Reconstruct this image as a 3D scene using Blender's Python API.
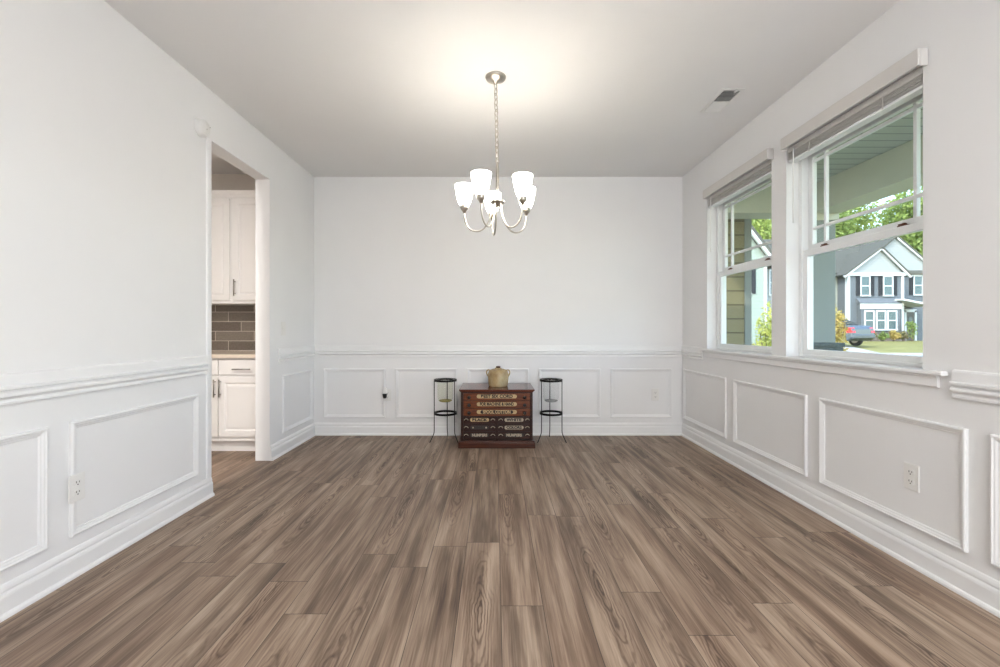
import bpy, bmesh, math, random
from mathutils import Vector, Matrix

for o in list(bpy.data.objects):
    bpy.data.objects.remove(o)
S = bpy.context.scene
C = S.collection
PI = math.pi
random.seed(7)

# ------------------------------------------------------------------ camera, exposure, sky, sun, large lights
F = 444.0                                   # focal length in pixels of a 1000 px wide frame
CAM_H = 1.125
cd = bpy.data.cameras.new('camera')
cd.sensor_width = 36.0
cd.lens = 36.0 * F / 1000.0
cd.shift_x = 0.005
cd.shift_y = -0.0045
cd.clip_start = 0.05
cd.clip_end = 400
cam = bpy.data.objects.new('camera', cd)
cam.location = (0, 0, CAM_H)
cam.rotation_euler = (PI / 2, 0, 0)
C.objects.link(cam)
S.camera = cam

S.view_settings.view_transform = 'Standard'
S.view_settings.look = 'None'
S.view_settings.gamma = 1.0
S.view_settings.use_curve_mapping = False
S.view_settings.exposure = 1.22

W = bpy.data.worlds.new('sky')
S.world = W
W.use_nodes = True
wn = W.node_tree.nodes
wl = W.node_tree.links
wn.clear()
sky = wn.new('ShaderNodeTexSky')
sky.sky_type = 'NISHITA'
sky.sun_disc = False
sky.sun_elevation = math.radians(48)
sky.sun_rotation = math.radians(220)
bg = wn.new('ShaderNodeBackground')
bg.inputs['Strength'].default_value = 0.46
wo = wn.new('ShaderNodeOutputWorld')
wl.new(sky.outputs[0], bg.inputs[0])
wl.new(bg.outputs[0], wo.inputs[0])


def light(name, kind, loc, energy, color=(1, 1, 1), aim=None, size=None, size_y=None, radius=None):
    l = bpy.data.lights.new(name, kind)
    l.energy = energy
    l.color = color
    if kind == 'AREA':
        l.shape = 'RECTANGLE'
        l.size = size
        l.size_y = size_y or size
    if radius is not None:
        l.shadow_soft_size = radius
    o = bpy.data.objects.new(name, l)
    C.objects.link(o)
    o.location = loc
    if aim is not None:
        o.rotation_euler = Vector(aim).to_track_quat('-Z', 'Y').to_euler()
    return o


sun = light('sun', 'SUN', (-10, -10, 20), 1.2, (1.0, 0.95, 0.86), aim=(0.6, 0.42, -0.75))
sun.data.angle = math.radians(0.6)
# soft fill added behind the camera, before a rear wall without windows
light('rear_fill', 'AREA', (1.0, -1.5, 1.45), 38, (0.95, 0.975, 1.0), aim=(-0.25, 1, 0.02), size=1.9, size_y=2.3)
# overhead fill added behind the camera to light the mouldings from above
light('overhead_fill', 'AREA', (0.5, -0.7, 2.70), 20, (0.96, 0.98, 1.0), aim=(0, 0, -1), size=0.6)
# unseen light added over the pantry, set so the wall shields the jamb
light('pantry_fill', 'AREA', (-2.15, 1.7, 2.7), 30, (1.0, 0.95, 0.90), aim=(0, 0, -1), size=0.16)
BULB_W = 0.7
SHADE_E = 8.5

# ------------------------------------------------------------------ helpers


def lin(c):
    out = []
    for v in c[:3]:
        v = v / 255.0
        out.append(v / 12.92 if v <= 0.04045 else ((v + 0.055) / 1.055) ** 2.4)
    return (*out, 1.0)


def mat(name, rgb, rough=0.5, metal=0.0, var=0.04, scale=8.0, bump=0.0, spec=0.5, bscale=None):
    m = bpy.data.materials.new(name)
    m.use_nodes = True
    nt = m.node_tree
    b = nt.nodes['Principled BSDF']
    b.inputs['Roughness'].default_value = rough
    b.inputs['Metallic'].default_value = metal
    b.inputs['Specular IOR Level'].default_value = spec
    tc = nt.nodes.new('ShaderNodeTexCoord')
    nz = nt.nodes.new('ShaderNodeTexNoise')
    nz.inputs['Scale'].default_value = scale
    nz.inputs['Detail'].default_value = 4
    nt.links.new(tc.outputs['Object'], nz.inputs['Vector'])
    cr = nt.nodes.new('ShaderNodeValToRGB')
    c = lin(rgb)
    cr.color_ramp.elements[0].position = 0.3
    cr.color_ramp.elements[1].position = 0.7
    cr.color_ramp.elements[0].color = tuple(max(0, v * (1 - var)) for v in c[:3]) + (1,)
    cr.color_ramp.elements[1].color = tuple(min(1, v * (1 + var)) for v in c[:3]) + (1,)
    nt.links.new(nz.outputs['Fac'], cr.inputs['Fac'])
    nt.links.new(cr.outputs[0], b.inputs['Base Color'])
    if bump:
        n2 = nt.nodes.new('ShaderNodeTexNoise')
        n2.inputs['Scale'].default_value = bscale or 180
        nt.links.new(tc.outputs['Object'], n2.inputs['Vector'])
        bp = nt.nodes.new('ShaderNodeBump')
        bp.inputs['Strength'].default_value = bump
        bp.inputs['Distance'].default_value = 0.002
        nt.links.new(n2.outputs['Fac'], bp.inputs['Height'])
        nt.links.new(bp.outputs[0], b.inputs['Normal'])
    return m


class NT:
    """tiny wrapper for math nodes"""

    def __init__(self, m):
        self.t = m.node_tree
        self.b = self.t.nodes['Principled BSDF']

    def new(self, k):
        return self.t.nodes.new(k)

    def link(self, a, b):
        self.t.links.new(a, b)

    def put(self, sock, v):
        if isinstance(v, (int, float)):
            sock.default_value = v
        else:
            self.link(v, sock)

    def m(self, op, a, b=None, c=None):
        n = self.new('ShaderNodeMath')
        n.operation = op
        self.put(n.inputs[0], a)
        if b is not None:
            self.put(n.inputs[1], b)
        if c is not None:
            self.put(n.inputs[2], c)
        return n.outputs[0]

    def vec(self, x, y, z=0.0):
        n = self.new('ShaderNodeCombineXYZ')
        self.put(n.inputs[0], x)
        self.put(n.inputs[1], y)
        self.put(n.inputs[2], z)
        return n.outputs[0]

    def noise(self, v, scale=1.0, detail=4, rough=0.55, dist=0.0):
        n = self.new('ShaderNodeTexNoise')
        n.inputs['Scale'].default_value = scale
        n.inputs['Detail'].default_value = detail
        n.inputs['Roughness'].default_value = rough
        n.inputs['Distortion'].default_value = dist
        self.link(v, n.inputs['Vector'])
        return n.outputs['Fac']

    def white(self, v):
        n = self.new('ShaderNodeTexWhiteNoise')
        n.noise_dimensions = '3D'
        self.link(v, n.inputs['Vector'])
        return n.outputs['Value'], n.outputs['Color']

    def ramp(self, f, stops):
        n = self.new('ShaderNodeValToRGB')
        e = n.color_ramp.elements
        e[0].position, e[0].color = stops[0][0], lin(stops[0][1])
        e[1].position, e[1].color = stops[-1][0], lin(stops[-1][1])
        for p, c in stops[1:-1]:
            x = e.new(p)
            x.color = lin(c)
        self.link(f, n.inputs[0])
        return n.outputs[0]

    def mix(self, f, a, b, mode='MIX'):
        n = self.new('ShaderNodeMix')
        n.data_type = 'RGBA'
        n.blend_type = mode
        self.put(n.inputs[0], f)
        for s, v in ((n.inputs[6], a), (n.inputs[7], b)):
            if isinstance(v, tuple):
                s.default_value = v
            else:
                self.link(v, s)
        return n.outputs[2]

    def pos(self, object_space=False):
        if object_space:
            g = self.new('ShaderNodeTexCoord').outputs['Object']
        else:
            g = self.new('ShaderNodeNewGeometry').outputs['Position']
        s = self.new('ShaderNodeSeparateXYZ')
        self.link(g, s.inputs[0])
        return s.outputs[0], s.outputs[1], s.outputs[2]

    def bump(self, h, strength, dist):
        n = self.new('ShaderNodeBump')
        n.inputs['Strength'].default_value = strength
        n.inputs['Distance'].default_value = dist
        self.link(h, n.inputs['Height'])
        self.link(n.outputs[0], self.b.inputs['Normal'])


def floor_material():
    m = bpy.data.materials.new('oak_plank_floor')
    m.use_nodes = True
    n = NT(m)
    x, y, z = n.pos()
    PW, PL = 0.1715, 1.22
    u = n.m('DIVIDE', n.m('SUBTRACT', x, 0.024), PW)
    row = n.m('FLOOR', u)
    fx = n.m('FRACT', u)
    ro, _ = n.white(n.vec(row, 3.7, 1.3))
    v = n.m('ADD', n.m('DIVIDE', y, PL), ro)
    col = n.m('FLOOR', v)
    fy = n.m('FRACT', v)
    r1, rc = n.white(n.vec(row, col, 0.5))
    sep = n.new('ShaderNodeSeparateColor')
    n.link(rc, sep.inputs[0])
    r2, r3 = sep.outputs[0], sep.outputs[1]
    ox = n.m('ADD', x, n.m('MULTIPLY', r1, 37.0))
    oy = n.m('ADD', y, n.m('MULTIPLY', r2, 53.0))
    broad = n.noise(n.vec(n.m('MULTIPLY', ox, 16.0), n.m('MULTIPLY', oy, 1.2)), 1.0, 3, 0.5)
    medium = n.noise(n.vec(n.m('MULTIPLY', ox, 70.0), n.m('MULTIPLY', oy, 2.2)), 1.0, 3, 0.6)
    fine = n.noise(n.vec(n.m('MULTIPLY', ox, 170.0), n.m('MULTIPLY', oy, 4.0)), 1.0, 4, 0.65)
    warp = n.noise(n.vec(n.m('MULTIPLY', ox, 14.0), n.m('MULTIPLY', oy, 5.0)), 1.0, 3, 0.5)
    dx = n.m('MULTIPLY', n.m('ADD', n.m('SUBTRACT', fx, 0.5), n.m('MULTIPLY', n.m('SUBTRACT', r1, 0.5), 0.5)), PW)
    dy = n.m('MULTIPLY', n.m('SUBTRACT', fy, r2), PL * 0.085)
    d = n.m('SQRT', n.m('ADD', n.m('MULTIPLY', dx, dx), n.m('MULTIPLY', dy, dy)))
    d = n.m('ADD', d, n.m('MULTIPLY', warp, 0.05))
    ring = n.m('POWER', n.m('MULTIPLY_ADD', n.m('SINE', n.m('MULTIPLY', d, 520.0)), 0.5, 0.5), 2.5)
    mask = n.m('MULTIPLY', n.m('GREATER_THAN', r3, 0.25), n.m('SUBTRACT', 1.0, n.m('SMOOTH_MIN', n.m('MULTIPLY', d, 11.0), 1.0, 0.3)))
    val = n.m('MULTIPLY_ADD', broad, 1.35, -0.16)
    val = n.m('ADD', val, n.m('MULTIPLY', n.m('SUBTRACT', medium, 0.5), 0.38))
    val = n.m('ADD', val, n.m('MULTIPLY', n.m('SUBTRACT', fine, 0.5), 0.65))
    val = n.m('SUBTRACT', val, n.m('MULTIPLY', n.m('MULTIPLY', ring, mask), 0.60))
    val = n.m('ADD', val, n.m('MULTIPLY', n.m('SUBTRACT', r3, 0.5), 0.10))
    colr = n.ramp(val, [(0.10, (74, 59, 48)), (0.36, (114, 95, 80)), (0.56, (147, 127, 109)), (0.80, (178, 158, 138))])
    colr = n.mix(n.m('MULTIPLY', r2, 0.14), colr, lin((158, 122, 98)))
    gx = n.m('MINIMUM', fx, n.m('SUBTRACT', 1.0, fx))
    gy = n.m('MINIMUM', fy, n.m('SUBTRACT', 1.0, fy))
    sx = n.m('LESS_THAN', gx, 0.0085)
    sy = n.m('LESS_THAN', gy, 0.0013)
    seam = n.m('MAXIMUM', sx, sy)
    colr = n.mix(n.m('MULTIPLY', seam, 0.78), colr, lin((50, 40, 34)))
    n.link(colr, n.b.inputs['Base Color'])
    n.put(n.b.inputs['Roughness'], n.m('MULTIPLY_ADD', fine, 0.2, 0.36))
    n.b.inputs['Specular IOR Level'].default_value = 0.35
    n.bump(n.m('SUBTRACT', n.m('MULTIPLY', fine, 0.25), seam), 0.25, 0.0012)
    return m


def lap_material(name, rgb, pitch, dark=0.55):
    """painted clapboard: horizontal laps with a shadow gap and a real bump"""
    m = bpy.data.materials.new(name)
    m.use_nodes = True
    n = NT(m)
    x, y, z = n.pos()
    f = n.m('FRACT', n.m('DIVIDE', z, pitch))
    gap = n.m('LESS_THAN', f, 0.10)
    nz = n.noise(n.vec(n.m('MULTIPLY', x, 3.0), n.m('MULTIPLY', y, 3.0), n.m('MULTIPLY', z, 30.0)), 1.0, 3)
    c = lin(rgb)
    a = tuple(v * 0.92 for v in c[:3]) + (1,)
    b = tuple(min(1, v * 1.08) for v in c[:3]) + (1,)
    colr = n.mix(nz, a, b)
    colr = n.mix(n.m('MULTIPLY', gap, 1 - dark), colr, tuple(v * 0.4 for v in c[:3]) + (1,))
    n.link(colr, n.b.inputs['Base Color'])
    n.b.inputs['Roughness'].default_value = 0.85
    n.b.inputs['Specular IOR Level'].default_value = 0.12
    n.bump(n.m('SUBTRACT', 1.0, f), 0.5, 0.02)
    return m


def plank_material(name, rgb, pitch, axis):
    m = bpy.data.materials.new(name)
    m.use_nodes = True
    n = NT(m)
    p = n.pos()
    f = n.m('FRACT', n.m('DIVIDE', p[axis], pitch))
    gap = n.m('LESS_THAN', f, 0.1)
    c = lin(rgb)
    colr = n.mix(n.m('MULTIPLY', gap, 0.75), c, tuple(v * 0.3 for v in c[:3]) + (1,))
    n.link(colr, n.b.inputs['Base Color'])
    n.b.inputs['Roughness'].default_value = 0.6
    n.bump(gap, 0.3, -0.01)
    return m


def tile_material():
    m = bpy.data.materials.new('grey_glass_tile')
    m.use_nodes = True
    n = NT(m)
    x, y, z = n.pos()
    h, w = 0.1, 0.405
    vz = n.m('DIVIDE', n.m('SUBTRACT', z, 0.899), h)
    row = n.m('FLOOR', n.m('ADD', vz, 3.0))
    fz = n.m('FRACT', vz)
    off = n.m('MULTIPLY', n.m('MODULO', row, 3.0), 0.336)
    ux = n.m('ADD', n.m('DIVIDE', x, w), n.m('ADD', off, 10.859))
    fx = n.m('FRACT', ux)
    r, _ = n.white(n.vec(row, n.m('FLOOR', ux), 0.2))
    g = n.m('MAXIMUM', n.m('LESS_THAN', fz, 0.055), n.m('LESS_THAN', fx, 0.014))
    nz = n.noise(n.vec(n.m('MULTIPLY', x, 60), n.m('MULTIPLY', z, 60)), 1.0, 3)
    base = n.ramp(n.m('MULTIPLY_ADD', nz, 0.6, n.m('MULTIPLY', r, 0.4)), [(0.2, (96, 87, 78)), (0.8, (134, 124, 113))])
    colr = n.mix(g, base, lin((196, 184, 170)))
    n.link(colr, n.b.inputs['Base Color'])
    n.put(n.b.inputs['Roughness'], n.m('MULTIPLY_ADD', g, 0.5, 0.12))
    n.bump(n.m('SUBTRACT', nz, n.m('MULTIPLY', g, 2.0)), 0.35, 0.003)
    return m


def wood_material(name, dark, light, rough=0.25, axis=0):
    m = bpy.data.materials.new(name)
    m.use_nodes = True
    n = NT(m)
    p = list(n.pos(True))
    sc = [70.0, 70.0, 70.0]
    sc[axis] = 5.0
    v = n.vec(*[n.m('MULTIPLY', p[i], sc[i]) for i in range(3)])
    g = n.noise(v, 1.0, 5, 0.6, 0.6)
    colr = n.ramp(g, [(0.3, dark), (0.72, light)])
    n.link(colr, n.b.inputs['Base Color'])
    n.b.inputs['Roughness'].default_value = rough
    n.b.inputs['Specular IOR Level'].default_value = 0.35
    n.bump(g, 0.06, 0.001)
    return m


def glass_material(name, tint=(0.93, 0.98, 0.95), refl=0.10, ior=1.45):
    m = bpy.data.materials.new(name)
    m.use_nodes = True
    nt = m.node_tree
    nt.nodes.clear()
    out = nt.nodes.new('ShaderNodeOutputMaterial')
    tr = nt.nodes.new('ShaderNodeBsdfTransparent')
    tr.inputs[0].default_value = (*tint, 1)
    gl = nt.nodes.new('ShaderNodeBsdfGlossy')
    gl.inputs['Roughness'].default_value = 0.02
    lw = nt.nodes.new('ShaderNodeLayerWeight')
    lw.inputs[0].default_value = 0.5
    pw = nt.nodes.new('ShaderNodeMath')
    pw.operation = 'POWER'
    pw.inputs[1].default_value = 4.0
    nt.links.new(lw.outputs['Facing'], pw.inputs[0])
    mul = nt.nodes.new('ShaderNodeMath')
    mul.operation = 'MULTIPLY_ADD'
    mul.inputs[1].default_value = 0.22
    mul.inputs[2].default_value = refl * 0.4
    mul.use_clamp = True
    nt.links.new(pw.outputs[0], mul.inputs[0])
    mx = nt.nodes.new('ShaderNodeMixShader')
    nt.links.new(mul.outputs[0], mx.inputs[0])
    nt.links.new(tr.outputs[0], mx.inputs[1])
    nt.links.new(gl.outputs[0], mx.inputs[2])
    nt.links.new(mx.outputs[0], out.inputs[0])
    return m


def shade_material(name='lit_frosted_glass', SHADE_E=SHADE_E):
    m = bpy.data.materials.new(name)
    m.use_nodes = True
    nt = m.node_tree
    b = nt.nodes['Principled BSDF']
    b.inputs['Base Color'].default_value = (0.9, 0.88, 0.84, 1)
    b.inputs['Roughness'].default_value = 0.35
    nz = nt.nodes.new('ShaderNodeTexNoise')
    nz.inputs['Scale'].default_value = 30
    mr = nt.nodes.new('ShaderNodeMapRange')
    mr.inputs['To Min'].default_value = SHADE_E * 0.95
    mr.inputs['To Max'].default_value = SHADE_E * 1.05
    nt.links.new(nz.outputs['Fac'], mr.inputs['Value'])
    b.inputs['Emission Color'].default_value = (1.0, 0.975, 0.94, 1)
    nt.links.new(mr.outputs[0], b.inputs['Emission Strength'])
    tl = nt.nodes.new('ShaderNodeBsdfTranslucent')
    tl.inputs[0].default_value = (0.95, 0.92, 0.86, 1)
    mx = nt.nodes.new('ShaderNodeMixShader')
    mx.inputs[0].default_value = 0.5
    nt.links.new(b.outputs[0], mx.inputs[1])
    nt.links.new(tl.outputs[0], mx.inputs[2])
    nt.links.new(mx.outputs[0], nt.nodes['Material Output'].inputs[0])
    return m


def leaf_material(name, a, b):
    m = bpy.data.materials.new(name)
    m.use_nodes = True
    n = NT(m)
    g = n.new('ShaderNodeNewGeometry')
    r = n.noise(g.outputs['Position'], 3.0, 4)
    colr = n.ramp(r, [(0.3, a), (0.7, b)])
    n.link(colr, n.b.inputs['Base Color'])
    n.b.inputs['Roughness'].default_value = 0.6
    tl = n.new('ShaderNodeBsdfTranslucent')
    n.link(colr, tl.inputs[0])
    mx = n.new('ShaderNodeMixShader')
    mx.inputs[0].default_value = 0.4
    n.link(n.b.outputs[0], mx.inputs[1])
    n.link(tl.outputs[0], mx.inputs[2])
    n.link(mx.outputs[0], m.node_tree.nodes['Material Output'].inputs[0])
    return m


# ---- mesh builder


class MB:
    def __init__(self):
        self.bm = bmesh.new()

    def box(self, x0, x1, y0, y1, z0, z1):
        b = self.bm
        v = [b.verts.new((x, y, z)) for x in (x0, x1) for y in (y0, y1) for z in (z0, z1)]
        for f in ((0, 1, 3, 2), (4, 6, 7, 5), (0, 4, 5, 1), (2, 3, 7, 6), (0, 2, 6, 4), (1, 5, 7, 3)):
            b.faces.new([v[i] for i in f])
        return self

    def hexa(self, pts):
        b = self.bm
        v = [b.verts.new(p) for p in pts]      # bottom 4, top 4 in the same order
        for f in ((3, 2, 1, 0), (4, 5, 6, 7), (0, 1, 5, 4), (1, 2, 6, 5), (2, 3, 7, 6), (3, 0, 4, 7)):
            b.faces.new([v[i] for i in f])
        return self

    def prism(self, poly, axis, a, bb):
        """poly of 2D points extruded along axis from a to bb"""
        b = self.bm

        def P(p, t):
            q = [p[0], p[1]]
            q.insert(axis, t)
            return q
        A = [b.verts.new(P(p, a)) for p in poly]
        B = [b.verts.new(P(p, bb)) for p in poly]
        k = len(poly)
        b.faces.new(A)
        b.faces.new(B[::-1])
        for i in range(k):
            b.faces.new([A[i], A[(i + 1) % k], B[(i + 1) % k], B[i]])
        return self

    def lathe(self, prof, c=(0, 0, 0), seg=32, axis=2):
        b = self.bm
        rings = []
        for r, z in prof:
            if r < 1e-6:
                p = [0, 0]
                p.insert(axis, z)
                rings.append([b.verts.new((c[0] + p[0], c[1] + p[1], c[2] + p[2]))])
            else:
                ring = []
                for i in range(seg):
                    a = 2 * PI * i / seg
                    p = [r * math.cos(a), r * math.sin(a)]
                    p.insert(axis, z)
                    ring.append(b.verts.new((c[0] + p[0], c[1] + p[1], c[2] + p[2])))
                rings.append(ring)
        for A, B in zip(rings, rings[1:]):
            if len(A) == 1 and len(B) == 1:
                continue
            for i in range(seg):
                j = (i + 1) % seg
                if len(A) == 1:
                    b.faces.new([A[0], B[i], B[j]])
                elif len(B) == 1:
                    b.faces.new([A[i], A[j], B[0]])
                else:
                    b.faces.new([A[i], A[j], B[j], B[i]])
        return self

    def tube(self, path, r, seg=10, closed=False, caps=True):
        b = self.bm
        pts = [Vector(p) for p in path]
        n = len(pts)
        rad = r if isinstance(r, (list, tuple)) else [r] * n
        rings = []
        up = None
        for i, p in enumerate(pts):
            if closed:
                t = pts[(i + 1) % n] - pts[i - 1]
            else:
                t = pts[min(i + 1, n - 1)] - pts[max(i - 1, 0)]
            t.normalize()
            if up is None:
                up = Vector((0, 0, 1)) if abs(t.z) < 0.9 else Vector((1, 0, 0))
            s = t.cross(up)
            s.normalize()
            up = s.cross(t)
            up.normalize()
            rings.append([b.verts.new(p + rad[i] * (math.cos(2 * PI * k / seg) * s + math.sin(2 * PI * k / seg) * up)) for k in range(seg)])
        for i in range(n if closed else n - 1):
            A, B = rings[i], rings[(i + 1) % n]
            for k in range(seg):
                l = (k + 1) % seg
                b.faces.new([A[k], A[l], B[l], B[k]])
        if caps and not closed:
            b.faces.new(rings[0][::-1])
            b.faces.new(rings[-1])
        return self

    def ball(self, c, r, sx=1, sy=1, sz=1, seg=16):
        mtx = Matrix.Translation(c) @ Matrix.Diagonal((sx * r, sy * r, sz * r, 1))
        bmesh.ops.create_uvsphere(self.bm, u_segments=seg, v_segments=seg // 2 + 2, radius=1, matrix=mtx)
        return self

    def grid_wall(self, us, vs, hole, put, t0, t1):
        """cells of a wall (us x vs) except holes, with thickness t0..t1; put(u, v, t) gives the point"""
        b = self.bm
        cache = {}

        def V(i, j, t):
            k = (i, j, t)
            if k not in cache:
                cache[k] = b.verts.new(put(us[i], vs[j], t))
            return cache[k]
        solid = lambda i, j: 0 <= i < len(us) - 1 and 0 <= j < len(vs) - 1 and not hole((us[i] + us[i + 1]) / 2, (vs[j] + vs[j + 1]) / 2)
        for i in range(len(us) - 1):
            for j in range(len(vs) - 1):
                if not solid(i, j):
                    continue
                for t in (t0, t1):
                    b.faces.new([V(i, j, t), V(i + 1, j, t), V(i + 1, j + 1, t), V(i, j + 1, t)])
                for (di, dj, e) in ((-1, 0, ((i, j), (i, j + 1))), (1, 0, ((i + 1, j), (i + 1, j + 1))), (0, -1, ((i, j), (i + 1, j))), (0, 1, ((i, j + 1), (i + 1, j + 1)))):
                    if not solid(i + di, j + dj):
                        (p, q) = e
                        b.faces.new([V(*p, t0), V(*q, t0), V(*q, t1), V(*p, t1)])
        return self

    def frame(self, put, u0, u1, v0, v1, prof):
        """mitred picture-frame moulding: prof is (inset, height) points, put(u, v, d)"""
        b = self.bm
        loops = []
        for w, d in prof:
            loops.append([b.verts.new(put(u, v, d)) for u, v in ((u0 + w, v0 + w), (u1 - w, v0 + w), (u1 - w, v1 - w), (u0 + w, v1 - w))])
        for A, B in zip(loops, loops[1:]):
            for i in range(4):
                j = (i + 1) % 4
                b.faces.new([A[i], A[j], B[j], B[i]])
        return self

    def sweep(self, put, a, bb, prof, ma=0, mb=0):
        """moulding of profile (d, z) from t=a to t=bb; ma / mb = 1 mitres that end inwards"""
        b = self.bm
        A = [b.verts.new(put(a + ma * d, z, d)) for d, z in prof]
        B = [b.verts.new(put(bb - mb * d, z, d)) for d, z in prof]
        k = len(prof)
        b.faces.new(A)
        b.faces.new(B[::-1])
        for i in range(k):
            b.faces.new([A[i], A[(i + 1) % k], B[(i + 1) % k], B[i]])
        return self

    def rot(self, ang, axis='Z', c=(0, 0, 0)):
        bmesh.ops.rotate(self.bm, verts=self.bm.verts, cent=c, matrix=Matrix.Rotation(ang, 3, axis))
        return self

    def build(self, name, m, parent=None, smooth=False, bevel=0.0, at=None, seg=2):
        bmesh.ops.recalc_face_normals(self.bm, faces=self.bm.faces)
        me = bpy.data.meshes.new(name)
        self.bm.to_mesh(me)
        self.bm.free()
        if smooth:
            me.polygons.foreach_set('use_smooth', [True] * len(me.polygons))
        me.materials.append(m)
        o = bpy.data.objects.new(name, me)
        C.objects.link(o)
        if parent is not None:
            o.parent = parent
        if at is not None:
            o.location = at
        if bevel:
            bv = o.modifiers.new('bevel', 'BEVEL')
            bv.width = bevel
            bv.segments = seg
            bv.limit_method = 'ANGLE'
            bv.angle_limit = math.radians(40)
        return o


def tag(o, label=None, cat=None, group=None, kind=None):
    for k, v in (('label', label), ('category', cat), ('group', group), ('kind', kind)):
        if v:
            o[k] = v
    return o


def empty(name, loc, label, cat, group=None, rz=0.0, kind=None):
    o = bpy.data.objects.new(name, None)
    o.empty_display_size = 0.1
    o.location = loc
    o.rotation_euler = (0, 0, rz)
    C.objects.link(o)
    return tag(o, label, cat, group, kind)


def struct(o, label, cat):
    return tag(o, label, cat, None, 'structure')


def copy_tree(o, parent=None):
    c = o.copy()
    C.objects.link(c)
    if parent is not None:
        c.parent = parent
    for ch in list(o.children):
        copy_tree(ch, c)
    return c


def text_mesh(body, size, m, name, parent, loc, width, depth=0.0006):
    cu = bpy.data.curves.new('lettering', 'FONT')
    cu.body = body
    cu.size = size
    cu.extrude = depth
    cu.offset = 0.0018
    cu.align_x = 'CENTER'
    cu.align_y = 'CENTER'
    t = bpy.data.objects.new('lettering', cu)
    C.objects.link(t)
    dg = bpy.context.evaluated_depsgraph_get()
    me = bpy.data.meshes.new_from_object(t.evaluated_get(dg))
    bpy.data.objects.remove(t)
    xs_ = [v.co.x for v in me.vertices]
    me.transform(Matrix.Diagonal((width / (max(xs_) - min(xs_)), 1, 1, 1)))
    me.transform(Matrix.Translation(loc) @ Matrix.Rotation(PI / 2, 4, 'X'))
    me.materials.clear()
    me.materials.append(m)
    o = bpy.data.objects.new(name, me)
    C.objects.link(o)
    o.parent = parent
    return o


# ------------------------------------------------------------------ materials
M = {}
M['wall'] = mat('wall_paint', (235, 235, 235), 0.62, var=0.008, scale=3, bump=0.05)
M['ceil'] = mat('ceiling_paint', (233, 232, 231), 0.8, var=0.01, scale=2, bump=0.08)
M['trim'] = mat('trim_paint', (236, 236, 236), 0.38, var=0.006, scale=5)
M['vinyl'] = mat('window_vinyl', (238, 240, 240), 0.35, var=0.006)
M['blind'] = mat('blind_slats', (214, 211, 207), 0.5, var=0.02)
M['pantry'] = mat('pantry_paint', (214, 206, 197), 0.6, var=0.01)
M['cab'] = mat('cabinet_paint', (240, 238, 236), 0.35, var=0.006)
M['counter'] = mat('stone_counter', (222, 208, 192), 0.25, var=0.05, scale=40)
M['nickel'] = mat('brushed_nickel', (188, 182, 172), 0.28, 1.0, var=0.03, scale=60)
M['steel'] = mat('bar_pull_steel', (150, 146, 140), 0.3, 1.0, var=0.03)
M['plate'] = mat('white_plastic', (232, 231, 228), 0.3, var=0.005)
M['slot'] = mat('slot_dark', (70, 68, 66), 0.6)
M['black'] = mat('black_plastic', (30, 30, 32), 0.4)
M['iron'] = mat('black_iron', (24, 23, 23), 0.45, 0.6, var=0.1, scale=40)
M['bronze'] = mat('bronze_lock', (96, 58, 44), 0.4, 0.5)
M['vent_shadow'] = mat('duct_shadow', (52, 51, 49), 0.8)
M['floor'] = floor_material()
M['tile'] = tile_material()
M['mahog'] = wood_material('mahogany', (46, 20, 12), (84, 40, 22), 0.28)
M['mahog_top'] = wood_material('mahogany_top', (80, 42, 32), (116, 68, 52), 0.16)
M['walnut'] = wood_material('dark_walnut', (30, 11, 7), (54, 22, 12), 0.4)
M['drawer'] = wood_material('reddish_drawer_front', (74, 32, 14), (122, 64, 30), 0.35)
M['gold'] = mat('aged_gilt', (178, 154, 112), 0.4, 0.25, var=0.15, scale=60)
M['silver'] = mat('aged_silver_leaf', (170, 158, 138), 0.4, 0.3, var=0.2, scale=60)
M['tarnish'] = mat('tarnished_label', (52, 46, 44), 0.4, 0.3, var=0.3, scale=60)
M['ink'] = mat('black_enamel', (26, 20, 18), 0.35)
M['cork'] = mat('brown_stopper', (82, 48, 22), 0.7, var=0.2, scale=40)
M['glass'] = glass_material('window_glass', (0.97, 0.99, 0.975), 0.06)
M['clear'] = glass_material('clear_vase_glass', (0.97, 0.98, 0.97), 0.10)
M['shade'] = shade_material()
M['bulb'] = shade_material('lit_bulb_glass', 3.0)


def jug_material():
    m = bpy.data.materials.new('salt_glazed_stoneware')
    m.use_nodes = True
    n = NT(m)
    x, y, z = n.pos(True)
    a = n.noise(n.vec(n.m('MULTIPLY', x, 6), n.m('MULTIPLY', y, 6), n.m('MULTIPLY', z, 5)), 1.0, 3)
    b = n.noise(n.vec(n.m('MULTIPLY', x, 90), n.m('MULTIPLY', y, 90), n.m('MULTIPLY', z, 90)), 1.0, 3)
    f = n.m('MULTIPLY_ADD', b, 0.25, a)
    n.link(n.ramp(f, [(0.45, (146, 118, 78)), (0.62, (172, 150, 108)), (0.8, (186, 174, 140))]), n.b.inputs['Base Color'])
    n.b.inputs['Roughness'].default_value = 0.22
    n.bump(b, 0.15, 0.002)
    return m


M['jug'] = jug_material()

# ------------------------------------------------------------------ room shell
XL, XR, YB, YR, H = -1.92, 1.99, 4.713, -1.6, 2.74
TW = 0.125
DOOR = (3.0, 3.785, 2.40)
WINS = [(2.065, 3.035), (3.195, 4.165)]
WZ0, WZ1 = 0.920, 2.36
XO = 2.16                                    # outer face of the window wall

struct(MB().box(-3.6, XO, YR - 0.12, 4.83, -0.12, 0.0).build('floor', M['floor']), 'brown wood plank floor running towards the far wall', 'floor')
struct(MB().box(-3.6, XO, YR - 0.12, 4.83, H, H + 0.15).build('ceiling', M['ceil']), 'smooth pale ceiling over the dining room', 'ceiling')


def grid(*v):
    return sorted(set(v))


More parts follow.
